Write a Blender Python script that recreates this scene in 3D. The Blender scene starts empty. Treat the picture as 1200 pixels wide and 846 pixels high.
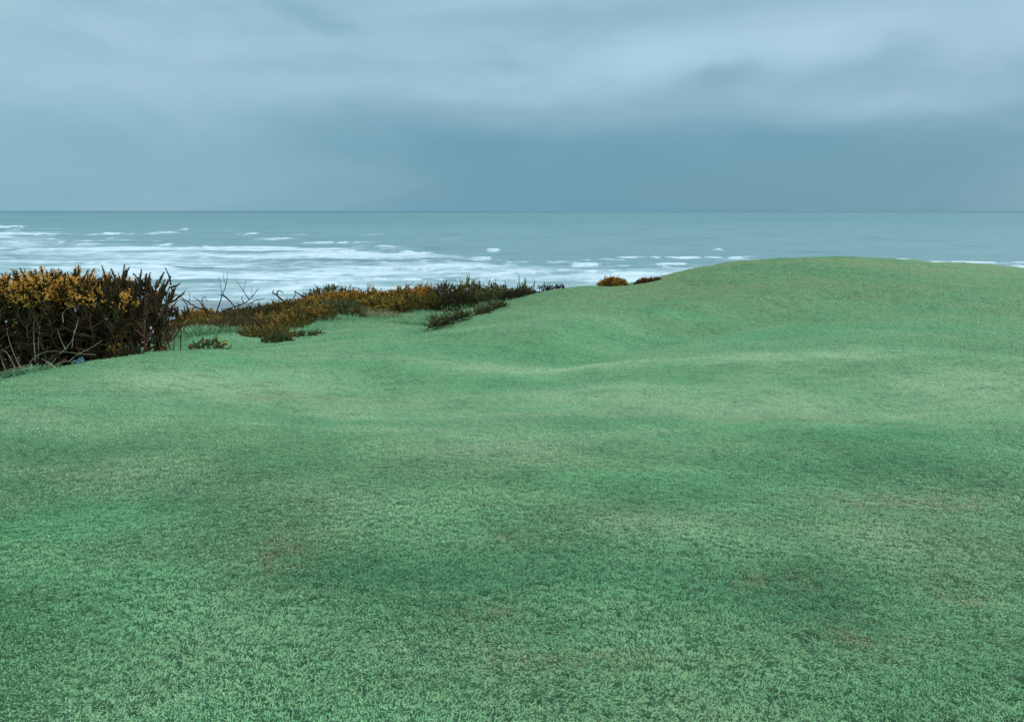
import bpy, math
import numpy as np
from mathutils import Vector, Matrix

R = math.radians
SC = bpy.context.scene
COL = SC.collection

# ------------------------------------------------------------------ camera
EYE = 1.6
F = 867.0                                   # focal length in pixels of a 1200 px wide frame
PITCH = math.atan(176.0 / F)
cam_d = bpy.data.cameras.new('camera')
cam = bpy.data.objects.new('camera', cam_d)
COL.objects.link(cam)
cam_d.sensor_fit = 'HORIZONTAL'
cam_d.sensor_width = 36.0
cam_d.lens = 36.0 * F / 1200.0
cam_d.clip_start = 0.05
cam_d.clip_end = 200000.0
cam.location = (0, 0, EYE)
cam.rotation_euler = (R(90) - PITCH, 0, 0)
SC.camera = cam

# ------------------------------------------------------------------ light and exposure
SUN_EL, SUN_AZ = R(27), R(66)               # behind the overcast, ahead and to the right of the view
SC.view_settings.view_transform = 'Standard'
SC.view_settings.look = 'None'
SC.view_settings.gamma = 1.0
SC.view_settings.exposure = 0.0
SC.view_settings.use_curve_mapping = False
sun_d = bpy.data.lights.new('sun', 'SUN')
sun_d.energy = 2.4
sun_d.angle = R(14)
sun_d.color = (1.0, 0.98, 0.95)
sun = bpy.data.objects.new('sun', sun_d)
COL.objects.link(sun)
sdir = Vector((math.sin(SUN_AZ) * math.cos(SUN_EL), math.cos(SUN_AZ) * math.cos(SUN_EL), math.sin(SUN_EL)))
sun.rotation_euler = sdir.to_track_quat('Z', 'Y').to_euler()


class NT:
    """small helper around a node tree"""
    def __init__(s, tree):
        s.t = tree
        s.n = tree.nodes
        s.n.clear()

    def new(s, typ, **kw):
        nd = s.n.new(typ)
        for k, v in kw.items():
            setattr(nd, k, v)
        return nd

    def put(s, sock, v):
        if isinstance(v, bpy.types.NodeSocket):
            s.t.links.new(v, sock)
        elif v is not None:
            sock.default_value = v

    def m(s, op, a, b=None, c=None, clamp=False):
        nd = s.new('ShaderNodeMath', operation=op)
        nd.use_clamp = clamp
        s.put(nd.inputs[0], a)
        if b is not None: s.put(nd.inputs[1], b)
        if c is not None: s.put(nd.inputs[2], c)
        return nd.outputs[0]

    def mix(s, f, a, b, mode='MIX'):
        nd = s.new('ShaderNodeMix', data_type='RGBA', blend_type=mode)
        s.put(nd.inputs[0], f)
        s.put(nd.inputs[6], a if isinstance(a, bpy.types.NodeSocket) else (*a, 1))
        s.put(nd.inputs[7], b if isinstance(b, bpy.types.NodeSocket) else (*b, 1))
        return nd.outputs[2]

    def rng(s, v, a, b, c=0.0, d=1.0, smooth=True):
        nd = s.new('ShaderNodeMapRange', interpolation_type='SMOOTHSTEP' if smooth else 'LINEAR')
        s.put(nd.inputs[0], v)
        for k, x in enumerate((a, b, c, d)):
            s.put(nd.inputs[1 + k], x)
        return nd.outputs[0]

    def noise(s, vec, scale, detail=3, rough=0.5, dist=0.0, dims='3D'):
        nd = s.new('ShaderNodeTexNoise', noise_dimensions=dims)
        s.put(nd.inputs['Vector'], vec)
        s.put(nd.inputs['Scale'], scale)
        nd.inputs['Detail'].default_value = detail
        nd.inputs['Roughness'].default_value = rough
        nd.inputs['Distortion'].default_value = dist
        return nd.outputs['Fac']

    def vmul(s, vec, k, add=None):
        nd = s.new('ShaderNodeVectorMath', operation='MULTIPLY_ADD')
        s.put(nd.inputs[0], vec)
        nd.inputs[1].default_value = k
        nd.inputs[2].default_value = add or (0, 0, 0)
        return nd.outputs[0]

    def xyz(s, x, y, z):
        nd = s.new('ShaderNodeCombineXYZ')
        s.put(nd.inputs[0], x); s.put(nd.inputs[1], y); s.put(nd.inputs[2], z)
        return nd.outputs[0]


def lin(r, g, b):
    """sRGB 0..255 to linear"""
    return tuple((c / 255 / 12.92) if c / 255 <= 0.04045 else ((c / 255 + 0.055) / 1.055) ** 2.4 for c in (r, g, b))


def build_world():
    w = bpy.data.worlds.new('World')
    SC.world = w
    w.use_nodes = True
    t = NT(w.node_tree)
    sky = t.new('ShaderNodeTexSky', sky_type='NISHITA')
    sky.sun_disc = False
    sky.sun_elevation = SUN_EL
    sky.sun_rotation = SUN_AZ
    tc = t.new('ShaderNodeTexCoord')
    sep = t.new('ShaderNodeSeparateXYZ')
    t.put(sep.inputs[0], tc.outputs['Generated'])
    x, y, z = sep.outputs
    az = t.m('ARCTAN2', x, y)
    el = t.m('ARCSINE', z)
    # cloud deck coordinates: flat, low streaks
    p = t.xyz(az, t.m('MULTIPLY', el, 2.6), 0.0)
    n1 = t.noise(p, 2.3, 5, 0.52, 0.35)
    n2 = t.noise(t.vmul(p, (1, 1, 1), (7.3, 2.1, 0)), 5.0, 4, 0.50, 0.15)
    n3 = t.noise(t.vmul(p, (1, 1.2, 1), (3.3, 9.1, 0)), 12, 4, 0.5, 0.2)
    warp = t.noise(t.vmul(p, (1, 1, 1), (1.7, 5.1, 0)), 6, 4, 0.5)
    azw = t.m('ADD', az, t.m('MULTIPLY', t.m('SUBTRACT', warp, 0.5), 0.16))
    elw = t.m('ADD', el, t.m('MULTIPLY', t.m('SUBTRACT', n2, 0.5), 0.06))

    def blob(a0, e0, sa, se):
        u = t.m('DIVIDE', t.m('SUBTRACT', azw, a0), sa)
        v = t.m('DIVIDE', t.m('SUBTRACT', elw, e0), se)
        d = t.m('ADD', t.m('MULTIPLY', u, u), t.m('MULTIPLY', v, v))
        return t.m('EXPONENT', t.m('MULTIPLY', d, -1.0))
    # base of the deck: darker rain band low down, lighter above and to the left
    low = t.mix(t.rng(az, -0.62, 0.05), lin(133, 179, 197), lin(108, 156, 177))
    high = t.mix(t.rng(az, -0.6, 0.6), lin(154, 195, 212), lin(154, 191, 212))
    up = t.rng(t.m('ADD', el, t.m('MULTIPLY', t.m('SUBTRACT', n1, 0.5), 0.10)), 0.075, 0.165)
    c = t.mix(up, low, high)
    c = t.mix(t.m('MULTIPLY', t.rng(n1, 0.42, 0.66), 0.22), c, lin(166, 200, 216))
    c = t.mix(t.m('MULTIPLY', t.rng(n2, 0.47, 0.68), t.m('MULTIPLY', up, 0.42)), c, lin(174, 206, 226))
    c = t.mix(t.m('MULTIPLY', t.rng(n2, 0.50, 0.32), t.m('MULTIPLY', up, 0.55)), c, lin(127, 169, 189))
    c = t.mix(t.m('MULTIPLY', t.rng(n3, 0.46, 0.70), t.m('MULTIPLY', up, 0.22)), c, lin(178, 204, 226))
    for a0, e0, sa, se, f, col in (
            (0.36, 0.205, 0.14, 0.028, 0.75, (178, 210, 230)),
            (0.20, 0.190, 0.10, 0.020, 0.8, (172, 212, 230)),
            (-0.08, 0.190, 0.10, 0.022, 0.55, (160, 196, 216)),
            (0.55, 0.175, 0.09, 0.020, 0.45, (168, 200, 220)),
            (-0.62, 0.215, 0.08, 0.030, 0.50, (176, 210, 224)),
            (-0.05, 0.125, 0.16, 0.014, 0.45, (136, 168, 190)),
            (0.22, 0.118, 0.14, 0.010, 0.40, (140, 176, 196)),
            (-0.36, 0.150, 0.13, 0.012, 0.35, (155, 192, 208)),
            (0.42, 0.150, 0.25, 0.016, 0.40, (118, 160, 180)),
            (-0.30, 0.175, 0.20, 0.012, 0.30, (132, 174, 192)),
            (0.10, 0.235, 0.30, 0.018, 0.45, (132, 172, 192))):
        c = t.mix(t.m('MULTIPLY', blob(a0, e0, sa, se), f), c, lin(*col))
    # the deck is brighter overhead, as an overcast sky is
    over = t.rng(el, 0.26, 1.2)
    c = t.mix(over, c, (1.42, 1.50, 1.44))
    scl = t.new('ShaderNodeVectorMath', operation='SCALE')
    t.put(scl.inputs[0], c)
    scl.inputs[3].default_value = 10.0
    # thin share of clear-sky light coming through the cloud deck
    mixed = t.mix(0.04, scl.outputs[0], sky.outputs[0])
    bg = t.new('ShaderNodeBackground')
    t.put(bg.inputs[0], mixed)
    bg.inputs[1].default_value = 0.1
    out = t.new('ShaderNodeOutputWorld')
    t.put(out.inputs[0], bg.outputs[0])


build_world()

# ------------------------------------------------------------------ numbers
def pix(u, v, Y):
    """the world point at depth Y seen at pixel (u, v) of the 1200 x 846 photograph"""
    x = (u - 600) / F; y = (423 - v) / F
    dy = math.cos(PITCH) + y * math.sin(PITCH)
    dz = -math.sin(PITCH) + y * math.cos(PITCH)
    k = Y / dy
    return np.array([k * x, Y, EYE + k * dz])


_perm = np.random.RandomState(7).permutation(4096)
_ga = np.random.RandomState(8).rand(4096) * 2 * np.pi


def perlin(x, y):
    xi = np.floor(x).astype(np.int64); yi = np.floor(y).astype(np.int64)
    xf = x - xi; yf = y - yi
    u = xf * xf * xf * (xf * (xf * 6 - 15) + 10); v = yf * yf * yf * (yf * (yf * 6 - 15) + 10)

    def g(ix, iy, dx, dy):
        a = _ga[_perm[(_perm[ix & 4095] + iy) & 4095]]
        return np.cos(a) * dx + np.sin(a) * dy
    n00 = g(xi, yi, xf, yf); n10 = g(xi + 1, yi, xf - 1, yf)
    n01 = g(xi, yi + 1, xf, yf - 1); n11 = g(xi + 1, yi + 1, xf - 1, yf - 1)
    return ((n00 * (1 - u) + n10 * u) * (1 - v) + (n01 * (1 - u) + n11 * u) * v) * 1.5


def fbm(x, y, octv=4, gain=0.5):
    s = 0; a = 1.0
    for k in range(octv):
        s = s + a * perlin(x * 2 ** k + 17.3 * k, y * 2 ** k - 9.1 * k); a *= gain
    return s


def sstep(a, b, x):
    t = np.clip((x - a) / (b - a), 0, 1)
    return t * t * (3 - 2 * t)


# terrain: points read off the ground at real distances, joined by a thin plate spline
CP = []
for u in (-500, 0, 300, 600, 900, 1200, 1700):
    for Y in (1.0, 1.8, 3.0, 4.6):
        p = pix(u, 500, Y); CP.append((p[0], Y, 0.0))


def cp(u, Y, v):
    CP.append(tuple(pix(u, v, Y)))


def cz(u, Y, z):
    CP.append((pix(u, 400, Y)[0], Y, z))


# near green and its left crest
cp(-200, 6.2, 474); cp(0, 7.2, 447); cp(100, 8.0, 427); cp(200, 8.9, 408); cp(300, 10.0, 405.5); cp(380, 10.5, 401); cp(450, 11.0, 399)
cp(100, 6.0, 480); cp(300, 7.0, 462); cp(500, 7.0, 464); cp(700, 7.0, 460); cp(900, 7.0, 455); cp(1100, 7.0, 452); cp(1250, 7.0, 450)
# lower ground beyond the left crest
cz(-300, 9, -1.1); cz(0, 9.5, -0.75); cz(100, 10.5, -0.85); cz(200, 11.5, -0.9); cz(-200, 12, -2.2); cz(0, 12.5, -1.9); cz(100, 14, -1.9)
cp(200, 14.5, 392); cp(300, 13.5, 401); cp(320, 15.5, 391); cp(300, 19.5, 371); cp(220, 18, 380)
cp(400, 14.5, 389); cp(400, 18, 372); cp(450, 15.5, 384); cp(480, 19, 366); cp(380, 21, 362)
# spur where the dark sprig lies, running up to the crest on the right
cp(500, 12.0, 393); cp(545, 14, 376); cp(590, 16, 359); cp(625, 18.5, 344.5); cp(665, 20.5, 337.5)
cp(600, 11.5, 386); cp(650, 14, 366); cp(700, 21, 335); cp(740, 21.5, 334); cp(700, 17, 349)
cz(545, 17.0, -1.05); cp(555, 20.5, 356); cz(600, 20.5, -1.0); cz(640, 23.5, -1.25)
# the hump on the right
cp(780, 21, 329); cp(800, 21, 322.5); cp(850, 22, 311.5); cp(900, 23, 305.5); cp(950, 24, 303); cp(1000, 25, 303); cp(1050, 26, 305)
cp(1100, 27, 308.5); cp(1200, 28, 315); cp(1400, 30, 325)
cp(800, 11.5, 393); cp(820, 14.5, 368); cp(860, 18, 338); cp(760, 16.5, 357)
cp(1000, 9.8, 398); cp(1000, 12.5, 375.5); cp(1000, 15.5, 352); cp(1000, 18.5, 333); cp(1000, 22, 314)
cp(1200, 9.8, 402); cp(1200, 13, 379); cp(1200, 17, 352); cp(1200, 22, 333); cp(1500, 14, 390)
# the dune face falling to the beach, the beach and the sea bed
for u, ya, yb, yc in ((-800, 12.5, 18, 36), (-300, 13.5, 19, 38), (0, 15.2, 20, 40), (100, 16.5, 22, 44), (190, 20.5, 27, 48), (400, 26, 35, 55), (600, 27, 36, 55), (760, 30, 38, 58), (900, 33, 41, 60), (1100, 36, 44, 62), (1500, 40, 48, 66), (2000, 40, 48, 66)):
    cz(u, ya, -2.6 if u < 700 else -1.9); cz(u, yb, -6.0); cz(u, yc, -13.5)
    cz(u, 90, -20.3); cz(u, 140, -21.8); cz(u, 205, -23.35); cz(u, 236, -23.9); cz(u, 420, -26.0); cz(u, 1200, -29); cz(u, 4000, -34)
CP = np.array(CP)


def tps_coord(x, y):
    yy = np.sqrt(np.maximum(y, 0.9) ** 2 + 0.05)
    return 1.25 * x / yy, np.log(yy)


def _phi(r2):
    return 0.5 * r2 * np.log(r2 + 1e-12)


_cx, _cy = tps_coord(CP[:, 0], CP[:, 1])
_n = len(CP)
_K = _phi((_cx[:, None] - _cx) ** 2 + (_cy[:, None] - _cy) ** 2) + np.eye(_n) * 0.0009
_P = np.stack([np.ones(_n), _cx, _cy], 1)
_A = np.block([[_K, _P], [_P.T, np.zeros((3, 3))]])
_W = np.linalg.solve(_A, np.concatenate([CP[:, 2], np.zeros(3)]))


def hbase(x, y):
    sh = np.shape(x)
    x = np.ravel(np.asarray(x, float)); y = np.ravel(np.asarray(y, float))
    a, b = tps_coord(x, y)
    a = np.clip(a, -2.6, 2.6)
    out = np.empty(len(x))
    for i in range(0, len(x), 100000):
        s = slice(i, i + 100000)
        out[s] = _phi((a[s, None] - _cx) ** 2 + (b[s, None] - _cy) ** 2) @ _W[:_n] + _W[_n] + _W[_n + 1] * a[s] + _W[_n + 2] * b[s]
    out *= sstep(-1.0, 2.0, y)
    return out.reshape(sh)


def tuft(x, y, fine=True):
    """height of the matted tufts: high on a tuft, low in the little hollows between"""
    wx = x + 0.03 * perlin(x * 9, y * 9 + 3); wy = y + 0.03 * perlin(x * 9 + 7, y * 9)
    f = 1 - sstep(3.0, 9.0, np.hypot(x, y))
    if not fine:
        return (1 - 0.3 * f) * perlin(wx * 19 + 5, wy * 24) + 0.35 * perlin(x * 7.5, y * 8.5 + 9)
    return 1.1 * f * perlin(wx * 54, wy * 74) + (1.0 - 0.45 * f) * perlin(wx * 24 + 5, wy * 34) + 0.30 * perlin(x * 9.5, y * 11.5 + 9)


def height(x, y, micro=True):
    x = np.asarray(x, float); y = np.asarray(y, float)
    z = hbase(x, y)
    r = np.hypot(x, y)
    mid = sstep(2.0, 6, r) * (1 - sstep(28, 60, r)) + 4 * sstep(30, 60, r) * (1 - sstep(80, 130, r))
    z = z + 0.060 * mid * fbm(x * 0.42, y * 0.42, 3)
    # a secondary ridge running down to the left off the hump, steep on its near side, and shallow swales before it
    yr = np.interp(x, [-6, -1.5, 0.5, 2.2, 4.6, 8.0, 13.0, 22.0], [8.2, 9.8, 11.2, 13.4, 15.4, 16.6, 17.4, 18.0]) + 0.35 * perlin(x * 0.35, x * 0 + 2)
    d = y - yr
    rt = sstep(-2.5, 1.5, x)
    z = z + 0.17 * rt * np.where(d < 0, np.exp(-(d / 0.75) ** 2), np.exp(-(d / 1.5) ** 2)) - 0.16 * rt * np.exp(-((d + 2.0) / 1.0) ** 2)
    z = z - 0.15 * rt * np.exp(-((d - 3.2) / 1.2) ** 2) * sstep(2, 4, x)
    z = z + 0.07 * np.exp(-((y - 8.0 + 0.05 * x) / 0.6) ** 2) * sstep(1, 4, x) - 0.08 * np.exp(-((y - 5.7 - 0.15 * x) / 0.6) ** 2) * sstep(0.5, 2.5, x)
    z = z + 0.010 * fbm(x * 1.9 + 3, y * 1.9, 2) * (1 - sstep(14, 30, r))
    if micro:
        k = 1 - sstep(11, 24, r)
        z = z + k * 0.0075 * tuft(x, y, False)
        z = z + sstep(9, 14, r) * (1 - sstep(40, 70, r)) * 0.012 * fbm(x * 5.0, y * 5.0, 3, 0.6)
    return z


def hz(x, y):
    return float(height(np.array([x]), np.array([y]), False)[0])


# ------------------------------------------------------------------ mesh helpers
def mesh_from(name, V, F4=None, F3=None, attrs=None, smooth=True):
    V = np.asarray(V, np.float32)
    me = bpy.data.meshes.new(name)
    n4 = 0 if F4 is None else len(F4); n3 = 0 if F3 is None else len(F3)
    me.vertices.add(len(V)); me.vertices.foreach_set('co', V.ravel())
    idx = []
    if n4: idx.append(np.asarray(F4, np.int32).ravel())
    if n3: idx.append(np.asarray(F3, np.int32).ravel())
    idx = np.concatenate(idx)
    me.loops.add(len(idx)); me.loops.foreach_set('vertex_index', idx)
    me.polygons.add(n4 + n3)
    tot = np.concatenate([np.full(n4, 4), np.full(n3, 3)]).astype(np.int32)
    st = np.concatenate([[0], np.cumsum(tot)[:-1]]).astype(np.int32)
    me.polygons.foreach_set('loop_start', st)
    me.polygons.foreach_set('loop_total', tot)
    me.polygons.foreach_set('use_smooth', np.full(n4 + n3, smooth))
    for k, a in (attrs or {}).items():
        at = me.attributes.new(k, 'FLOAT', 'POINT')
        at.data.foreach_set('value', np.asarray(a, np.float32))
    me.update(calc_edges=True)
    return me


def link(name, me, mat, parent=None, label=None, cat=None, group=None, kind=None):
    o = bpy.data.objects.new(name, me)
    COL.objects.link(o)
    if mat is not None: me.materials.append(mat)
    if parent is not None: o.parent = parent
    if label: o['label'] = label
    if cat: o['category'] = cat
    if group: o['group'] = group
    if kind: o['kind'] = kind
    return o


def grid_faces(nr, nc, wrap=False):
    i = np.arange(nr - 1)[:, None]; j = np.arange(nc if wrap else nc - 1)[None, :]
    a = i * nc + j; b = i * nc + (j + 1) % nc; c = (i + 1) * nc + (j + 1) % nc; d = (i + 1) * nc + j
    return np.stack([a, b, c, d], -1).reshape(-1, 4)


# ------------------------------------------------------------------ materials
def material(name):
    m = bpy.data.materials.new(name); m.use_nodes = True
    return m, NT(m.node_tree)


def finish(t, col, rough=0.8, spec=0.3, bump=None, bstr=0.5, bdist=0.02, trans=0.0, extra=None):
    b = t.new('ShaderNodeBsdfPrincipled')
    t.put(b.inputs['Base Color'], col if isinstance(col, bpy.types.NodeSocket) else (*col, 1))
    t.put(b.inputs['Roughness'], rough)
    b.inputs['Specular IOR Level'].default_value = spec
    if bump is not None:
        bn = t.new('ShaderNodeBump'); bn.inputs['Strength'].default_value = bstr
        t.put(bn.inputs['Distance'], bdist); t.put(bn.inputs['Height'], bump)
        t.put(b.inputs['Normal'], bn.outputs[0])
    o = t.new('ShaderNodeOutputMaterial')
    sh = b.outputs[0]
    if trans:
        tr = t.new('ShaderNodeBsdfTranslucent'); t.put(tr.inputs[0], col if isinstance(col, bpy.types.NodeSocket) else (*col, 1))
        mx = t.new('ShaderNodeMixShader'); mx.inputs[0].default_value = trans
        t.put(mx.inputs[1], sh); t.put(mx.inputs[2], tr.outputs[0]); sh = mx.outputs[0]
    t.put(o.inputs[0], sh)
    return b


def turf_colour(t):
    """patchy fescue colour from the place on the ground, shared by the soil sheet and the blades"""
    g = t.new('ShaderNodeNewGeometry')
    pos = g.outputs['Position']
    sp = t.new('ShaderNodeSeparateXYZ'); t.put(sp.inputs[0], pos)
    flat = t.xyz(sp.outputs[0], sp.outputs[1], 0.0)
    a = t.noise(t.vmul(flat, (0.55, 1.0, 1)), 0.55, 4, 0.55, 0.6)
    b = t.noise(t.vmul(flat, (0.45, 1.0, 1), (31, 7, 0)), 0.85, 4, 0.55, 0.5)
    b2 = t.noise(t.vmul(flat, (0.6, 1.1, 1), (11, 47, 0)), 2.4, 4, 0.6, 0.5)
    d = t.noise(flat, 9.0, 4, 0.65)
    e = t.noise(t.vmul(flat, (0.30, 1.0, 1), (13, 27, 0)), 0.8, 5, 0.62, 0.8)
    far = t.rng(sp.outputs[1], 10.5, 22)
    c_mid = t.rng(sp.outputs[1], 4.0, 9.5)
    c0 = t.mix(t.rng(a, 0.34, 0.66), (0.200, 0.555, 0.275), (0.350, 0.670, 0.370))
    c0 = t.mix(t.m('MULTIPLY', t.rng(b, 0.49, 0.68), 0.90), c0, (0.480, 0.680, 0.430))
    c0 = t.mix(t.m('MULTIPLY', t.rng(b2, 0.52, 0.72), 0.35), c0, (0.370, 0.620, 0.360))
    c0 = t.mix(t.m('MULTIPLY', t.rng(b, 0.47, 0.30), 0.75), c0, (0.140, 0.420, 0.220))
    c0 = t.mix(t.m('MULTIPLY', t.rng(b2, 0.46, 0.28), 0.45), c0, (0.130, 0.385, 0.200))
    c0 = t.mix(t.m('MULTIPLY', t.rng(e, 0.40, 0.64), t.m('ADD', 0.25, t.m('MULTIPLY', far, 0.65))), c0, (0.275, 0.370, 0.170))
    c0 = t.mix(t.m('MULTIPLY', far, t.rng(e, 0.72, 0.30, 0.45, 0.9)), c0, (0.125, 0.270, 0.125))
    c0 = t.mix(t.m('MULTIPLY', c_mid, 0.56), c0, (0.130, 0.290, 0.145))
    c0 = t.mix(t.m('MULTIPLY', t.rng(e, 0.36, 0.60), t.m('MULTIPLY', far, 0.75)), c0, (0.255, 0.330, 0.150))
    def patches(lst):
        q = 0.0
        for x0, y0, sx, sy in lst:
            u = t.m('DIVIDE', t.m('SUBTRACT', sp.outputs[0], x0), sx)
            v = t.m('DIVIDE', t.m('SUBTRACT', sp.outputs[1], y0), sy)
            q = t.m('ADD', q, t.m('EXPONENT', t.m('MULTIPLY', t.m('ADD', t.m('MULTIPLY', u, u), t.m('MULTIPLY', v, v)), -1.0)))
        return t.m('MULTIPLY', q, 1.0, clamp=True)
    # drier pale patches and lusher deep green ones
    pale = patches(((-0.2, 5.0, 0.75, 0.35), (-1.1, 3.85, 0.35, 0.22), (2.0, 3.4, 0.5, 0.3), (2.2, 3.95, 0.6, 0.2), (2.3, 6.4, 1.0, 0.5), (0.7, 6.9, 0.9, 0.35),
                    (0.65, 3.6, 0.5, 0.22), (4.6, 7.0, 1.2, 0.5), (-3.0, 6.9, 1.4, 0.6), (-0.9, 5.6, 0.8, 0.25), (3.4, 8.6, 1.6, 0.5), (0.3, 8.6, 1.2, 0.4)))
    c0 = t.mix(t.m('MULTIPLY', pale, t.rng(b2, 0.25, 0.6, 0.30, 0.85)), c0, (0.470, 0.660, 0.420))
    deep = patches(((0.9, 2.95, 0.45, 0.22), (2.0, 4.75, 0.8, 0.3), (-1.9, 4.0, 0.7, 0.5), (2.6, 5.3, 0.8, 0.25), (-0.2, 2.9, 0.6, 0.35), (0.5, 5.9, 0.9, 0.2), (3.5, 11.0, 2.5, 0.5), (-1.5, 5.9, 0.9, 0.25)))
    c0 = t.mix(t.m('MULTIPLY', deep, t.rng(b2, 0.7, 0.35, 0.25, 0.7)), c0, (0.140, 0.430, 0.225))
    # worn reddish patches
    red = 0.0
    for x0, y0, sx, sy in ((0.28, 2.42, 0.42, 0.07), (1.30, 2.55, 0.16, 0.14), (-1.10, 3.25, 0.22, 0.30), (1.15, 3.0, 0.22, 0.10), (-0.1, 2.75, 0.14, 0.10),
                           (2.3, 3.9, 0.55, 0.14), (1.9, 2.9, 0.15, 0.2), (-2.2, 6.9, 0.5, 0.15), (0.0, 3.4, 0.2, 0.1)):
        u = t.m('DIVIDE', t.m('SUBTRACT', sp.outputs[0], x0), sx)
        v = t.m('DIVIDE', t.m('SUBTRACT', sp.outputs[1], y0), sy)
        red = t.m('ADD', red, t.m('EXPONENT', t.m('MULTIPLY', t.m('ADD', t.m('MULTIPLY', u, u), t.m('MULTIPLY', v, v)), -1.0)))
    red = t.m('MULTIPLY', t.m('MULTIPLY', red, 0.58, clamp=True), t.rng(d, 0.34, 0.64))
    c0 = t.mix(red, c0, (0.420, 0.300, 0.200))
    return c0, sp, flat


def mat_ground():
    m, t = material('turf_ground')
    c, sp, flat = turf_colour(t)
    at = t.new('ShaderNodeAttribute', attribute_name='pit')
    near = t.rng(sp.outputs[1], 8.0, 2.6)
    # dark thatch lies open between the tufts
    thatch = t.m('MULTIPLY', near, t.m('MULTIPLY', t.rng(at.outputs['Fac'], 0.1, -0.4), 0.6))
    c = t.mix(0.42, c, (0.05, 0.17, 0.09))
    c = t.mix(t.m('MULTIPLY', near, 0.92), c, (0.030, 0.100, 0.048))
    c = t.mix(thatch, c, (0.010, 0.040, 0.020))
    n = t.noise(t.vmul(flat, (0.6, 1.6, 1)), 5, 6, 0.75)
    c = t.mix(t.m('MULTIPLY', t.rng(n, 0.52, 0.36), 0.5), c, (0.050, 0.150, 0.080))
    # rough straw and sand show on the steep outer face, sand on the beach
    rough = t.noise(flat, 1.4, 5, 0.6)
    straw = t.mix(t.rng(rough, 0.35, 0.65), (0.10, 0.15, 0.07), (0.20, 0.20, 0.11))
    c = t.mix(t.rng(sp.outputs[2], -1.7, -3.5), c, straw)
    wet = t.mix(t.rng(t.noise(t.vmul(flat, (0.2, 1, 1)), 0.12, 4, 0.6), 0.35, 0.65), (0.15, 0.215, 0.245), (0.24, 0.31, 0.34))
    beach = t.rng(sp.outputs[2], -19.0, -21.0)
    c = t.mix(beach, c, wet)
    b = finish(t, c, 0.85, 0.15, t.noise(flat, 34, 5, 0.75), 0.7, 0.03)
    t.put(b.inputs['Roughness'], t.rng(beach, 0, 1, 0.9, 0.35))
    return m


def mat_blades():
    m, t = material('turf_blade')
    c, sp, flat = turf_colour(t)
    at = t.new('ShaderNodeAttribute', attribute_name='tint')
    k = at.outputs['Fac']
    c = t.mix(t.m('MULTIPLY', t.rng(k, 0.78, 1.0), 0.40), c, (0.50, 0.70, 0.44))
    c = t.mix(t.m('MULTIPLY', t.rng(k, 0.34, 0.0), 0.75), c, (0.035, 0.150, 0.085))
    dead = t.rng(t.m('FRACT', t.m('MULTIPLY', k, 37.0)), 0.965, 0.985)
    c = t.mix(t.m('MULTIPLY', dead, 0.7), c, (0.30, 0.21, 0.12))
    finish(t, c, 0.7, 0.2, trans=0.25)
    return m


def mat_sea():
    m, t = material('sea_water')
    g = t.new('ShaderNodeNewGeometry')
    sp = t.new('ShaderNodeSeparateXYZ'); t.put(sp.inputs[0], g.outputs['Position'])
    flat = t.xyz(sp.outputs[0], sp.outputs[1], 0.0)
    at = t.new('ShaderNodeAttribute', attribute_name='foam')
    f = at.outputs['Fac']
    l1 = t.noise(t.vmul(flat, (0.020, 0.040, 1)), 1.0, 7, 0.66, 0.8)
    l2 = t.noise(t.vmul(flat, (0.08, 0.14, 1)), 1.0, 6, 0.72, 0.6)
    lace = t.m('ADD', t.m('MULTIPLY', l1, 0.55), t.m('MULTIPLY', l2, 0.45))
    ff = t.rng(t.m('ADD', f, t.m('MULTIPLY', t.m('SUBTRACT', lace, 0.5), 2.8)), 0.14, 1.05)
    dist = t.rng(sp.outputs[1], 400, 2200)
    far = t.rng(sp.outputs[1], 3500, 16000)
    murk = t.noise(t.vmul(flat, (0.002, 0.007, 1)), 1.0, 4, 0.6)
    w = t.mix(dist, (0.125, 0.265, 0.315), (0.060, 0.205, 0.240))
    streak = t.noise(t.vmul(flat, (0.010, 0.022, 1)), 1.0, 6, 0.7, 0.5)
    w = t.mix(t.m('MULTIPLY', t.rng(streak, 0.50, 0.32), 0.6), w, (0.045, 0.15, 0.18))  # dark wave faces put into the water colour as noise streaks
    w = t.mix(t.m('MULTIPLY', t.rng(murk, 0.35, 0.65), 0.5), w, (0.11, 0.255, 0.275))
    w = t.mix(far, w, (0.035, 0.135, 0.175))
    fc = t.mix(t.rng(l2, 0.35, 0.65), (0.38, 0.54, 0.64), (0.56, 0.70, 0.78))
    col = t.mix(ff, w, fc)
    nb = t.m('ADD', t.noise(t.vmul(flat, (0.06, 0.22, 1)), 1.0, 6, 0.65), t.m('MULTIPLY', t.noise(t.vmul(flat, (0.4, 1.1, 1)), 1.0, 4, 0.6), 0.3))
    b = finish(t, col, 0.3, 0.35, nb, 0.5, 1.1)
    t.put(b.inputs['Roughness'], t.rng(ff, 0, 1, 0.42, 0.95))
    return m


def mat_tint(name, lo, hi, rough=0.8, trans=0.0, spec=0.2, third=None):
    """colour drawn between two values by each leaf's own tint, so neighbours differ"""
    m, t = material(name)
    at = t.new('ShaderNodeAttribute', attribute_name='tint')
    k = at.outputs['Fac']
    c = t.mix(k, lo, hi)
    if third:
        c = t.mix(t.rng(t.m('FRACT', t.m('MULTIPLY', k, 17.0)), 0.72, 0.8), c, third)
    finish(t, c, rough, spec, trans=trans)
    return m


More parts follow.
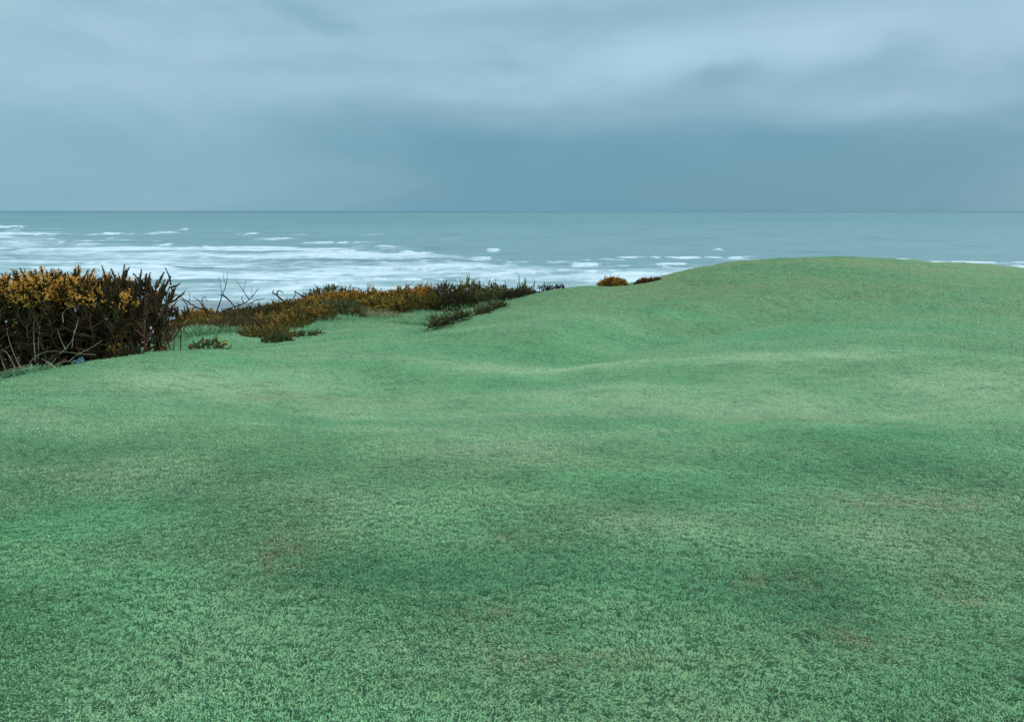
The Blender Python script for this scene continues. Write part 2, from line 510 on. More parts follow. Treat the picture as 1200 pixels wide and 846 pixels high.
def mat_bark(name, lo, hi):
    m, t = material(name)
    tc = t.new('ShaderNodeTexCoord')
    n = t.noise(t.vmul(tc.outputs['Object'], (1, 1, 0.25)), 60, 5, 0.7)
    n2 = t.noise(tc.outputs['Object'], 6, 3, 0.5)
    c = t.mix(t.rng(t.m('ADD', t.m('MULTIPLY', n, 0.5), t.m('MULTIPLY', n2, 0.5)), 0.35, 0.65), lo, hi)
    finish(t, c, 0.85, 0.15, n, 0.6, 0.004)
    return m


M = dict(
    ground=mat_ground(), blade=mat_blades(), sea=mat_sea(),
    gorse_brown=mat_tint('gorse_spines_brown', (0.026, 0.018, 0.011), (0.140, 0.070, 0.042), third=(0.05, 0.06, 0.02)),
    gorse_dead=mat_tint('gorse_dead_twigs', (0.018, 0.011, 0.006), (0.150, 0.070, 0.034)),
    gorse_dark=mat_tint('gorse_spines_dark', (0.012, 0.020, 0.008), (0.050, 0.050, 0.016), third=(0.07, 0.05, 0.012)),
    gorse_olive=mat_tint('gorse_spines_olive', (0.022, 0.032, 0.008), (0.210, 0.170, 0.040), third=(0.16, 0.10, 0.02)),
    gorse_green=mat_tint('gorse_spines_green', (0.024, 0.044, 0.018), (0.145, 0.185, 0.070), third=(0.09, 0.08, 0.03)),
    gorse_rust=mat_tint('gorse_spines_rust', (0.020, 0.018, 0.009), (0.175, 0.115, 0.050), third=(0.07, 0.07, 0.02)),
    flower=mat_tint('gorse_petal', (0.76, 0.34, 0.05), (0.95, 0.64, 0.17), 0.6, 0.25),
    flower_orange=mat_tint('gorse_petal_orange', (0.50, 0.22, 0.03), (0.72, 0.38, 0.06), 0.6, 0.2),
    flower_yellow=mat_tint('gorse_petal_yellow', (0.50, 0.36, 0.03), (0.80, 0.62, 0.10), 0.6, 0.25),
    bark_pale=mat_bark('bark_pale', (0.060, 0.048, 0.026), (0.20, 0.155, 0.085)),
    bark_dark=mat_bark('bark_dark', (0.014, 0.011, 0.009), (0.050, 0.038, 0.032)),
    bark_brown=mat_bark('bark_brown', (0.035, 0.022, 0.012), (0.12, 0.075, 0.042)),
    cane=mat_bark('dry_cane', (0.10, 0.095, 0.06), (0.36, 0.33, 0.24)),
    marram=mat_tint('dune_grass_blade', (0.18, 0.24, 0.13), (0.46, 0.42, 0.24), trans=0.2),
    moss=mat_tint('rough_grass_blade', (0.14, 0.34, 0.20), (0.32, 0.54, 0.32), trans=0.2),
)

# ------------------------------------------------------------------ setting: ground, sea
def build_ground():
    fine = np.radians(np.concatenate([np.arange(-84, -44, 0.5), np.arange(-44, 44.001, 0.11), np.arange(44.5, 84.1, 0.5)]))
    rest = np.radians(np.arange(88, 274, 4.0))
    th = np.concatenate([fine, rest])
    r1 = np.exp(np.arange(math.log(1.4), math.log(50), 0.0031))
    r2 = np.exp(np.linspace(math.log(50.4), math.log(3500), 90))
    r = np.concatenate([r1, r2])
    r = np.concatenate([[0.02], r])
    x = r[:, None] * np.sin(th)[None, :]
    y = -1.6 + r[:, None] * np.cos(th)[None, :]
    z = height(x.ravel(), y.ravel())
    V = np.stack([x.ravel(), y.ravel(), z], 1)
    pit = tuft(V[:, 0], V[:, 1], False)
    me = mesh_from('ground', V, grid_faces(len(r), len(th), True)[:, ::-1], attrs={'pit': pit})
    link('ground', me, M['ground'], kind='structure')


SEA = -23.4
BREAKERS = [  # left u, right u, v of the crest line, height in px
    (-20, 66, 266.5, 2.6), (58, 70, 274.5, 2.5), (110, 182, 274, 2.6), (190, 220, 272.5, 3), (71, 86, 280, 3.5), (90, 155, 283, 4),
    (196, 216, 287, 3), (243, 258, 290.5, 5), (264, 312, 293.5, 4.5), (298, 316, 274, 4), (300, 360, 279.5, 3), (352, 440, 283.5, 3),
    (440, 470, 289, 5), (400, 500, 290, 2.5), (226, 234, 269.5, 4), (543, 581, 302, 4.5), (562, 594, 292.5, 3.6), (655, 720, 309, 5.5),
    (820, 848, 292, 3), (1150, 1230, 311, 3.5), (960, 1070, 303, 3.2), (520, 600, 313, 4), (600, 645, 319, 5), (660, 760, 317, 3),
    (470, 560, 306, 3), (640, 800, 325, 4), (-30, 60, 277, 3), (0, 140, 292, 3), (150, 330, 299, 3), (340, 480, 303, 3), (30, 200, 307, 3),
    (360, 560, 317, 3.5), (220, 420, 312, 3), (90, 300, 321, 3), (380, 620, 327, 3), (700, 900, 300, 2.5), (1060, 1200, 306, 2.2), (270, 460, 332, 3)]


def build_sea():
    th = np.concatenate([np.radians(np.arange(-75, -40, 1.0)), np.radians(np.arange(-40, 40.01, 0.062)), np.radians(np.arange(41, 76, 1.0))])
    dl = np.concatenate([np.arange(112, 14, -0.24), 14 * np.exp(-np.arange(1, 60) * 0.09)]) / F      # tangent of the angle below the horizon
    r = 25.0 / dl
    r = r[r < 90000]
    x = r[:, None] * np.tan(np.clip(th, -1.25, 1.25))[None, :]
    y = r[:, None] * np.ones_like(th)[None, :]
    x = x.ravel(); y = y.ravel()
    z = np.zeros_like(x)
    # swell
    wob = 26 * fbm(x / 420, y / 420, 3)
    amp = 1 - sstep(600, 7000, y)
    ph = (y + wob) / 62.0 + 0.15 * fbm(x / 150, y / 90, 2)
    crest = np.exp(2.2 * (np.cos(ph * 2 * np.pi) - 1))
    seg = sstep(-0.25, 0.6, fbm(x / 190, y / 60 + 5, 3))
    z += amp * 1.7 * crest * seg
    z += amp * 0.30 * fbm(x / 26, y / 14, 4) + amp * 0.6 * fbm(x / 70, y / 26, 3)
    # foam: the broad surf zone, then each breaking crest
    u = 600 + F * 0.98 * x / y
    v = 247 + F * 25.0 / y
    edge = np.interp(u, [-300, 0, 60, 130, 200, 300, 400, 500, 600, 700, 800, 900, 1100, 1500], [262, 267, 273, 280, 286, 291, 293, 298, 307, 308, 302, 301, 302, 304])
    st = fbm(x / 70, y / 40, 4, 0.6)
    st2 = fbm(x / 240 + 4, y / 110, 3)
    foam = sstep(-6, 9, v - edge + 7 * st2) * (0.66 + 0.30 * st + 0.16 * st2)
    foam -= 0.35 * sstep(0.35, 0.75, crest * seg) * sstep(262, 275, v)
    foam *= 1 - 0.30 * sstep(322, 338, v) * sstep(0.0, 0.5, st)
    # loose patches outside the surf
    foam += 0.55 * sstep(0.42, 0.8, st2 + 0.5 * st) * sstep(262, 270, v) * (1 - sstep(300, 700, u))
    rb = np.random.RandomState(21)
    small = []
    for _ in range(70):
        a = rb.uniform(-60, 900); vv = np.interp(a, [0, 200, 400, 600, 900], [266, 283, 291, 303, 302]) + rb.rand() ** 1.3 * 34
        small.append((a, a + rb.uniform(12, 70), vv, rb.uniform(1.5, 3.4)))
    for (a, b, vc, hp) in BREAKERS + small:
        yc = 25.0 * F / (vc - 247)
        xc0, xc1 = (a - 600) / F / 0.98 * yc, (b - 600) / F / 0.98 * yc
        mid, half = (xc0 + xc1) / 2, (xc1 - xc0) / 2
        rnd = 0.02 * yc * (perlin(x / (half * 0.7 + 4), np.full_like(x, vc)) * 0.4)
        t = (x - mid) / half
        along = np.clip(1 - np.abs(t) ** 2, 0, 1) * (0.72 + 0.6 * perlin(x / (0.010 * yc + 3), y / (0.02 * yc + 6) + vc) + 0.3 * perlin(x / (0.004 * yc + 1), y / 30 + vc))
        along = np.clip(along, 0, 1) * (np.abs(t) < 1)
        step = yc * yc / 25 / F * 0.24
        dy = (y - yc - rnd)
        wf = max(3.0, step * 1.6) * (0.25 + 0.85 * np.sqrt(along))
        prof = np.where(dy < 0, np.exp(-(dy / wf) ** 2), np.exp(-(dy / (wf * 1.6)) ** 2))
        hgt = hp / F * yc * 0.55
        z += np.minimum(hgt, 2.8) * prof * np.sqrt(along)
        run = hp * yc * yc / 25 / F * 0.22          # foam slides down the near side
        fm = np.where(dy < 0, np.exp(-(dy / (wf + run)) ** 2), np.exp(-(dy / (wf * 0.7)) ** 2))
        foam = np.maximum(foam, (1.15 if (a, b, vc, hp) in BREAKERS else 0.8) * fm * sstep(0.0, 0.9, along))
    foam = np.clip(foam, 0, 1.3)
    z *= 1 - 0.8 * sstep(330, 350, v)
    V = np.stack([x, y, SEA + z], 1)
    me = mesh_from('sea', V, grid_faces(len(r), len(th))[:, ::-1], attrs={'foam': foam})
    link('sea', me, M['sea'], kind='structure')


build_ground()
build_sea()


def build_grass():
    rs = np.random.RandomState(3)
    n = 1950000
    # even over the picture: density falls with the distance, blades grow coarser in step
    th = np.radians(np.where(rs.rand(n) < 0.80, rs.uniform(-43, 43, n), rs.uniform(43, 85, n) * rs.choice([-1, 1], n)))
    near = rs.rand(n) < 0.34
    r = np.where(near, np.sqrt(rs.uniform(0.9 ** 2, 4.4 ** 2, n)), 4.4 * np.exp(rs.rand(n) ** 1.25 * math.log(34.0 / 4.4)))
    x = r * np.sin(th); y = r * np.cos(th)
    # blades stand on the tufts and leave the hollows between them open
    keep = (tuft(x, y) + rs.normal(0, 0.15, n)) > -0.36 - 0.5 * sstep(8, 18, r)
    keep &= rs.rand(n) > 0.95 * sstep(17, 33, r)
    th, r, x, y = th[keep], r[keep], x[keep], y[keep]
    n = len(x)
    base = height(x, y)
    k = np.maximum(1.0, r / 4.4)
    L = rs.uniform(0.010, 0.021, n) * k ** 0.65
    W = rs.uniform(0.0018, 0.0032, n) * k ** 0.9
    az = rs.uniform(0, 2 * np.pi, n)
    # blades lie over in combed swirls
    flow = 2.5 * fbm(x * 1.1, y * 1.1, 2) + 0.4
    az = np.where(rs.rand(n) < 0.5, flow + rs.normal(0, 0.6, n), az)
    lean = rs.uniform(1.0, 1.62, n)
    dx, dy = np.cos(az), np.sin(az)
    px, py = -dy, dx
    V = np.empty((n, 5, 3), np.float32)
    for i, (s, w) in enumerate(((0.0, 0.8), (0.55, 1.0), (1.0, 0.0))):
        a = lean * (0.55 + 0.45 * s)
        cx = x + dx * L * s * np.sin(a); cy = y + dy * L * s * np.sin(a)
        cz_ = base - 0.002 + L * s * np.cos(a)
        if i < 2:
            V[:, 2 * i, 0] = cx - px * W / 2 * w; V[:, 2 * i, 1] = cy - py * W / 2 * w; V[:, 2 * i, 2] = cz_
            V[:, 2 * i + 1, 0] = cx + px * W / 2 * w; V[:, 2 * i + 1, 1] = cy + py * W / 2 * w; V[:, 2 * i + 1, 2] = cz_
        else:
            V[:, 4, 0] = cx; V[:, 4, 1] = cy; V[:, 4, 2] = cz_
    o = np.arange(n)[:, None] * 5
    F4 = o + np.array([[0, 1, 3, 2]]); F3 = o + np.array([[2, 3, 4]])
    me = mesh_from('grass', V.reshape(-1, 3), F4, F3, attrs={'tint': np.repeat(rs.rand(n), 5)})
    link('grass', me, M['blade'], kind='stuff', label='short fescue turf covering the near green', cat='grass')


build_grass()


# ------------------------------------------------------------------ plants
class Acc:
    """collects triangles, rhombs and tubes for one mesh"""
    def __init__(s, seed):
        s.V = []; s.F3 = []; s.F4 = []; s.T = []; s.n = 0
        s.rs = np.random.RandomState(seed)

    def _add(s, V, tint, F3=None, F4=None):
        V = np.asarray(V, float).reshape(-1, 3)
        if F3 is not None: s.F3.append(np.asarray(F3) + s.n)
        if F4 is not None: s.F4.append(np.asarray(F4) + s.n)
        s.V.append(V); s.T.append(np.broadcast_to(tint, len(V)) if np.ndim(tint) < 1 else tint)
        s.n += len(V)

    def unit(s, n):
        a = s.rs.normal(size=(n, 3))
        return a / np.linalg.norm(a, axis=1)[:, None]

    def leaves(s, P, D, L, W, tint=None, rhomb=False):
        """P roots, D unit directions, L lengths, W widths"""
        n = len(P)
        q = np.cross(D, s.unit(n)); q /= np.linalg.norm(q, axis=1)[:, None] + 1e-9
        L = np.broadcast_to(L, n)[:, None]; W = np.broadcast_to(W, n)[:, None]
        tint = s.rs.rand(n) if tint is None else tint
        if rhomb:
            V = np.stack([P, P + D * L * .5 + q * W * .5, P + D * L, P + D * L * .5 - q * W * .5], 1)
            s._add(V, np.repeat(tint, 4), F4=np.arange(n * 4).reshape(n, 4))
        else:
            V = np.stack([P - q * W * .5, P + q * W * .5, P + D * L], 1)
            s._add(V, np.repeat(tint, 3), F3=np.arange(n * 3).reshape(n, 3))

    def tube(s, pts, rad, sides=5):
        pts = np.asarray(pts, float); m = len(pts)
        rad = np.broadcast_to(rad, m) if np.ndim(rad) == 0 else np.interp(np.linspace(0, 1, m), np.linspace(0, 1, len(rad)), rad)
        T = np.gradient(pts, axis=0); T /= np.linalg.norm(T, axis=1)[:, None] + 1e-9
        ref = np.array([0.31, 0.87, 0.38])
        A = np.cross(T, ref); A /= np.linalg.norm(A, axis=1)[:, None] + 1e-9
        B = np.cross(T, A)
        ph = np.arange(sides) * 2 * np.pi / sides
        ring = pts[:, None] + rad[:, None, None] * (A[:, None] * np.cos(ph)[None, :, None] + B[:, None] * np.sin(ph)[None, :, None])
        s._add(ring, s.rs.rand(), F4=grid_faces(m, sides, True))
        s._add(ring[-1], 0.5, F3=np.array([[0, i, i + 1] for i in range(1, sides - 1)]))

    def curve(s, p0, p1, bow=0.12, kink=0.02, n=7):
        """a crooked path from p0 to p1"""
        p0 = np.asarray(p0, float); p1 = np.asarray(p1, float)
        L = np.linalg.norm(p1 - p0)
        t = np.linspace(0, 1, n)[:, None]
        o = s.unit(1)[0] * L * bow
        P = p0 + (p1 - p0) * t + o * np.sin(np.pi * t) + s.rs.normal(size=(n, 3)) * L * kink * np.sin(np.pi * t)
        return P

    def mesh(s, name, smooth=False):
        return mesh_from(name, np.concatenate(s.V), np.concatenate(s.F4) if s.F4 else None,
                         np.concatenate(s.F3) if s.F3 else None, attrs={'tint': np.concatenate(s.T)}, smooth=smooth)


def thing(name, loc, label, cat, group=None):
    o = bpy.data.objects.new(name, None); COL.objects.link(o)
    o.location = [float(c) for c in loc]; o.empty_display_size = 0.1
    o['label'] = label; o['category'] = cat
    if group: o['group'] = group
    return o


def finger(fol, wood, p, d, L, rad, n, thick=1.0, wide=0.32):
    """one spiny upright shoot of gorse"""
    rs = fol.rs
    tip = p + d * L
    P = fol.curve(p, tip, 0.06, 0.015, 5)
    wood.tube(P, [0.0045 * thick, 0.002 * thick], 4)
    fol.tube(P, [rad * 0.30, rad * 0.34, rad * 0.12], 5)
    t = rs.rand(n) ** 0.9
    Q = np.stack([np.interp(t, np.linspace(0, 1, 5), P[:, k]) for k in range(3)], 1)
    D = fol.unit(n) * 0.9 + d * 0.75
    D /= np.linalg.norm(D, axis=1)[:, None]
    tap = 1.05 - 0.6 * t ** 2
    fol.leaves(Q, D, rad * tap * rs.uniform(0.7, 1.25, n), rad * wide, tint=np.clip(rs.rand() * 0.6 + rs.rand(n) * 0.5, 0, 1))
    return P


def petals(fl, c, size):
    """small pea flowers: a few cupped petals about each centre"""
    for k in range(3):
        D = fl.unit(len(c)); D[:, 2] = np.abs(D[:, 2]) * 0.8 + 0.1
        D /= np.linalg.norm(D, axis=1)[:, None]
        fl.leaves(c, D, size * fl.rs.uniform(0.7, 1.2, len(c)), size * 0.75, rhomb=True)


def gorse_bush(seed, u0, u1, Y, vtop, label, spine, fmat, nst, flower, brown=0.5, spread=0.5, depth=0.8, stems_seen=3, sparse=1.0, vprof=None):
    """tall gorse by the green: stems from the ground, candelabra of spiny fingers, bloom on the upper shoots"""
    um = (u0 + u1) / 2
    c = pix(um, 430, Y); base = np.array([c[0], Y, hz(c[0], Y) - 0.02])
    w = (u1 - u0) / F * Y
    root = thing('gorse_bush', base, label, 'gorse bush', 'tall gorse bushes at the left edge of the green')
    fol, fl, dry = Acc(seed), Acc(seed + 2), Acc(seed + 3)
    rs = np.random.RandomState(seed)
    fc = []
    for i in range(nst):
        wood = Acc(seed + 50 + i)
        bx = (rs.rand() - 0.5) * w * 0.9; by = rs.rand() ** 1.2 * depth
        gz = hz(base[0] + bx, base[1] + by) - base[2] - 0.03
        gx = bx + (rs.rand() - 0.5) * w * 0.3
        ut = um + gx / Y * F
        vt = np.interp(ut, *vprof) if vprof else vtop
        top = pix(ut, vt, Y + by)[2] - base[2]
        top = gz + (top - gz) * rs.choice([1.03, 0.95, 0.86, 0.74, 0.62] if sparse > 0.9 else [1.03, 0.9, 0.75, 0.6, 0.45], p=[0.24, 0.25, 0.21, 0.17, 0.13])
        p0 = np.array([bx, by, gz])
        p1 = np.array([gx, by + rs.normal() * 0.06, gz + (top - gz) * 0.62])
        P = wood.curve(p0, p1, 0.09, 0.03, 8)
        wood.tube(P, [0.0085, 0.0045], 6)

        def at(t):
            return np.array([np.interp(t, np.linspace(0, 1, 8), P[:, j]) for j in range(3)])
        # side twigs: dead and brown below, green above
        for k in range(int(20 * sparse)):
            t = rs.uniform(0.4, 0.85) if (sparse < 0.9 or i % 2) else rs.uniform(0.05, 0.8)
            d = np.array([rs.normal() * 0.8, rs.normal() * 0.8, rs.uniform(0.0, 0.9) if sparse > 0.9 else rs.uniform(0.7, 1.8)]); d /= np.linalg.norm(d)
            tgt = dry if rs.rand() < brown * (1.25 - t) else fol
            finger(tgt, wood, at(t), d, rs.uniform(0.08, 0.22), rs.uniform(0.020, 0.030), int(40 * sparse), 0.7)
        # candelabra of fingers
        for k in range(rs.randint(3, 6)):
            a = rs.uniform(0, 2 * np.pi)
            q = at(rs.uniform(0.7, 1.0))
            e = np.array([q[0] + math.cos(a) * 0.15 * spread, q[1] + math.sin(a) * 0.09, gz + (top - gz) * rs.uniform(0.66, 0.80)])
            wood.tube(wood.curve(q, e, 0.12, 0.02, 5), [0.004, 0.003], 4)
            d = np.array([math.cos(a) * rs.uniform(0.05, 0.6), math.sin(a) * 0.25, 1.0]); d /= np.linalg.norm(d)
            L = min(max((top - e[2]) / d[2], 0.05), 0.36) * rs.uniform(0.6, 1.0)
            Q = finger(fol, wood, e, d, L, rs.uniform(0.022, 0.030), int(190 * L / 0.22), wide=0.34)
            for h in range(rs.randint(1, 4)):
                tt = rs.uniform(0.0, 0.5); s0 = Q[0] + (Q[-1] - Q[0]) * tt
                dd = d + np.array([rs.normal() * 0.6, rs.normal() * 0.4, 0.1]); dd /= np.linalg.norm(dd)
                finger(fol, wood, s0, dd, L * rs.uniform(0.35, 0.7), 0.021, int(60 * L / 0.2), 0.7, wide=0.36)
            if rs.rand() < flower:
                for tuft_ in range(rs.randint(4, 9)):
                    m = rs.randint(6, 13)
                    t0 = rs.uniform(-0.15, 0.9)
                    fc.append(Q[0] + (Q[-1] - Q[0]) * t0 + rs.normal(size=(m, 3)) * 0.021)
        link('stem', wood.mesh('stem', True), M['bark_pale'] if (by < depth * 0.45 and i % 3) else M['bark_brown'], root)
    if sparse > 0.9:      # the unlit inside: a dense thicket of dead brown twigs
        n = int(240 * (u1 - u0) / 50)
        X = (rs.rand(n) - 0.5) * w; Yd = 0.28 + rs.rand(n) * (depth + 0.4)
        gzs = height(base[0] + X, base[1] + Yd, False) - base[2]
        tp = pix(um, 345, Y)[2] - base[2]
        Z = gzs + (tp - gzs) * rs.rand(n)
        for j in range(n):
            d = rs.normal(size=3); d[2] = abs(d[2]) + 0.2; d /= np.linalg.norm(d)
            finger(dry, dry, np.array([X[j], Yd[j], Z[j]]), d, rs.uniform(0.12, 0.26), rs.uniform(0.03, 0.045), 46, 0.9, wide=0.34)
    link('foliage', fol.mesh('foliage'), spine, root)
    if dry.n: link('dead_twigs', dry.mesh('dead_twigs'), M['gorse_dead'], root)
    if fc:
        fc = np.concatenate(fc)
        lim = np.interp(um + fc[:, 0] / Y * F, *TOP)
        cut = EYE - (Y + fc[:, 1]) * np.tan(PITCH + np.arctan((lim + 36 - 423) / F)) - base[2]      # bloom sits in the top third of a metre
        fc = fc[(fc[:, 2] > cut + rs.normal(size=len(fc)) * 0.045) | (rs.rand(len(fc)) < 0.06)]
        petals(fl, fc, 0.0195)
        link('blossom', fl.mesh('blossom'), fmat, root)
    return root


#TOPMARK
TOP = ([-60, 0, 12, 22, 35, 44, 52, 62, 70, 78, 88, 96, 104, 112, 118, 124, 132, 140, 146, 152, 158, 165, 172, 178, 184, 190, 198, 206, 214],
       [318, 317, 315, 312, 316, 318, 322, 315, 314, 313, 320, 320, 319, 324, 314, 311, 321, 332, 330, 332, 327, 325, 333, 338, 326, 328, 340, 350, 362])
gorse_bush(100, -75, 22, 7.9, 316, 'gorse bush thick with golden bloom at the left edge of the photo', M['gorse_dark'], M['flower'], 34, 0.95, vprof=TOP)
gorse_bush(200, 14, 66, 7.95, 318, 'gorse bush with golden bloom above dark gaps, behind the arching pale canes', M['gorse_dark'], M['flower'], 25, 0.9, vprof=TOP)
gorse_bush(300, 60, 112, 8.05, 318, 'gorse bush with bloom low down and bare spiky tips, above the blue scrap', M['gorse_dark'], M['flower'], 25, 0.55, vprof=TOP)
gorse_bush(400, 106, 146, 8.15, 316, 'dark green gorse bush with the tallest upright spike and almost no bloom', M['gorse_dark'], M['flower'], 15, 0.10, vprof=TOP)
gorse_bush(500, 140, 182, 8.4, 325, 'reddish brown spiky gorse bush with daylight showing through it', M['gorse_brown'], M['flower_yellow'], 11, 0.06, vprof=TOP, sparse=0.42, depth=0.35)
gorse_bush(600, 176, 212, 8.7, 330, 'sparse bare-stemmed gorse bush, rightmost of the tall ones beside the green', M['gorse_brown'], M['flower_yellow'], 8, 0.0, vprof=TOP, sparse=0.32, depth=0.35)


def mound(seed, name, u, Y, vtop, wpx, spine, label, cat='gorse bush', group='low gorse along the bank', bloom=0.0, fmat=None, depth=1.7,
          dens=1.0, fing=0.10, spike=0.0, minh=0.14, btop=0.55, spine_len=0.030):
    c = pix(u, 380, Y)
    base = np.array([c[0], Y, hz(c[0], Y) - 0.03])
    w = wpx / F * Y / 2 * 1.2
    h = max(minh, pix(u, vtop, Y)[2] - base[2])
    rs = np.random.RandomState(seed)
    root = thing(name, base, label, cat, group)
    fol, wood, fl = Acc(seed), Acc(seed + 1), Acc(seed + 2)
    n = int(420 * dens * max(0.25, (w * 2) * depth))
    a = rs.uniform(0, 2 * np.pi, n); r = rs.rand(n) ** 0.5
    X = np.cos(a) * r * w; Yd = np.sin(a) * r * depth / 2
    lump = 1 + 0.28 * perlin(X * 4 + seed, Yd * 4) + 0.16 * perlin(X * 10 + seed, Yd * 10)
    H = h * np.sqrt(np.clip(1 - r ** 2.6, 0, 1)) * lump
    t = 1 - rs.rand(n) ** 2.2 * 0.9
    gz = height(base[0] + X, base[1] + Yd, False) - base[2]
    Z = gz - 0.02 + np.maximum(H - fing * 0.6, 0.01) * t
    fc = []
    for i in range(n):
        d = np.array([X[i] / w * 0.8, Yd[i] / depth, 0.75]) + rs.normal(size=3) * 0.32
        d[2] = abs(d[2]); d /= np.linalg.norm(d)
        L = fing * rs.choice([0.6, 0.9, 1.2, 1.9], p=[0.3, 0.35, 0.25, 0.1])
        if spike and rs.rand() < spike and t[i] > 0.9:
            L *= 2.0; d = np.array([rs.normal() * 0.2, rs.normal() * 0.2, 1.0])
        p = np.array([X[i], Yd[i], Z[i]])
        finger(fol, wood, p, d, L, spine_len * rs.uniform(0.9, 1.4), 28, 1.0, wide=0.42)
        if bloom and rs.rand() < bloom and Z[i] > gz[i] + h * btop * (0.5 + 0.5 * perlin(np.array([X[i] * 5.0]), np.array([Yd[i] * 5.0 + 3]))[0]):
            m = rs.randint(7, 16)
            fc.append(p + d * L * rs.uniform(0.2, 1.05, m)[:, None] + rs.normal(size=(m, 3)) * 0.022)
    for k in range(7):
        i = rs.randint(n)
        wood.tube(wood.curve([X[i] * 0.3, Yd[i] * 0.3, -0.02], [X[i], Yd[i], Z[i]], 0.15, 0.04, 6), [0.012, 0.005], 5)
    link('foliage', fol.mesh('foliage'), spine, root)
    link('branches', wood.mesh('branches', True), M['bark_brown'], root)
    if fc:
        petals(fl, np.concatenate(fc), 0.022 if Y > 12 else 0.013)
        link('blossom', fl.mesh('blossom'), fmat or M['flower_orange'], root)
    return root


G = M
for k, a in enumerate((
    # back row along the top of the bank
    ('low_gorse', 222, 17.5, 367, 46, G['gorse_olive'], 'low gorse clump with orange bloom on top, just right of the sparse bare-stemmed bush', dict(bloom=0.6, btop=0.6)),
    ('low_gorse', 258, 18.2, 368, 50, G['gorse_rust'], 'brown twiggy gorse mound under the tall forked dead branch', {}),
    ('low_gorse', 298, 18.8, 361, 54, G['gorse_rust'], 'rusty gorse mound below the two crossing dead twigs', {}),
    ('low_gorse', 336, 19.6, 354, 48, G['gorse_olive'], 'olive gorse mound carrying the crooked black snag', dict(bloom=0.08)),
    ('low_gorse', 385, 21.4, 339, 62, G['gorse_green'], 'dark green gorse crest sticking up behind the broad orange bloom', dict(spike=0.08)),
    ('low_gorse', 388, 20.4, 346, 66, G['gorse_olive'], 'gorse mound with the broadest band of orange bloom, below the dark green crest', dict(bloom=0.6, btop=0.6)),
    ('low_gorse', 432, 20.8, 343, 56, G['gorse_olive'], 'gorse mound blooming orange under two short upright dead twigs', dict(bloom=0.45, btop=0.7)),
    ('low_gorse', 470, 21.0, 340, 50, G['gorse_olive'], 'gorse mound with scattered orange bloom under one slanting bare twig', dict(bloom=0.3, btop=0.65)),
    ('low_gorse', 498, 21.4, 337.5, 34, G['gorse_olive'], 'small gorse crown with the brightest orange bloom on the skyline, left of the brown dome', dict(bloom=1.0, btop=0.5)),
    ('low_gorse', 519, 21.0, 335.5, 38, G['gorse_rust'], 'dark brown gorse dome right of the brightest orange crown', dict(spike=0.05)),
    ('low_gorse', 553, 21.2, 333.5, 36, G['gorse_olive'], 'dark gorse with the pointed spiky top, highest on the bank', dict(spike=0.16)),
    ('low_gorse', 583, 21.4, 337, 42, G['gorse_olive'], 'brown gorse mound between the pointed dark one and the right end of the bank', dict(spike=0.04)),
    ('low_gorse', 608, 21.2, 338.5, 34, G['gorse_green'], 'dark green gorse at the right end of the bank where the green rises', dict(spike=0.06)),
    # front row, lower on the bank
    ('low_gorse', 238, 16.2, 376, 54, G['gorse_olive'], 'olive gorse mound in front of the orange topped clump, above the grassy hummock', dict(bloom=0.05)),
    ('low_gorse', 284, 16.0, 377, 62, G['gorse_rust'], 'wide dark brown gorse mound hanging lowest over the grass', {}),
    ('low_gorse', 222, 15.0, 382, 38, G['gorse_olive'], 'lowest olive gorse patch beside the bare stems, under the orange topped clump', {}),
    ('low_gorse', 258, 15.0, 383, 44, G['gorse_rust'], 'short brown gorse patch over the grassy hummock, left of the wide dark brown mound', {}),
    ('low_gorse', 314, 15.0, 385, 46, G['gorse_olive'], 'short olive gorse patch nearest above the lone dark green shrub', dict(bloom=0.03)),
    ('low_gorse', 276, 17.4, 370, 46, G['gorse_rust'], 'brown gorse mound filling the middle under the low dead limb', {}),
    ('low_gorse', 330, 16.6, 371, 58, G['gorse_olive'], 'yellowish olive gorse mound in front of the one with the black snag', dict(bloom=0.06)),
    ('low_gorse', 364, 17.6, 359, 52, G['gorse_olive'], 'olive gorse mound left below the broadest orange bloom', dict(bloom=0.1)),
    ('low_gorse', 398, 18.6, 354, 56, G['gorse_green'], 'grey green gorse mound right below the broadest orange bloom', dict(bloom=0.03)),
    ('low_gorse', 447, 19.4, 350, 56, G['gorse_olive'], 'gorse mound in the front row streaked with yellow bloom, behind the straw coloured grass', dict(bloom=0.15, fmat=M['flower_yellow'], btop=0.6)),
    ('low_gorse', 490, 19.8, 347, 56, G['gorse_olive'], 'olive gorse mound in the front row left of the darkest hollow', dict(bloom=0.04)),
    ('low_gorse', 532, 19.8, 346, 52, G['gorse_dark'], 'dark brown gorse mound at the darkest hollow of the bank', {}),
    ('low_gorse', 572, 20.2, 343, 44, G['gorse_green'], 'green brown gorse mound above the crest sprig, front row', {}),
    ('low_gorse', 600, 20.0, 343, 34, G['gorse_dark'], 'darkest small gorse tucked against the rising edge of the green', {}),
)):
    nm, u, Y, vt, wp, sp_, lab, kw = a
    mound(1000 + 10 * k, nm, u, Y, vt, wp, sp_, lab, **kw)

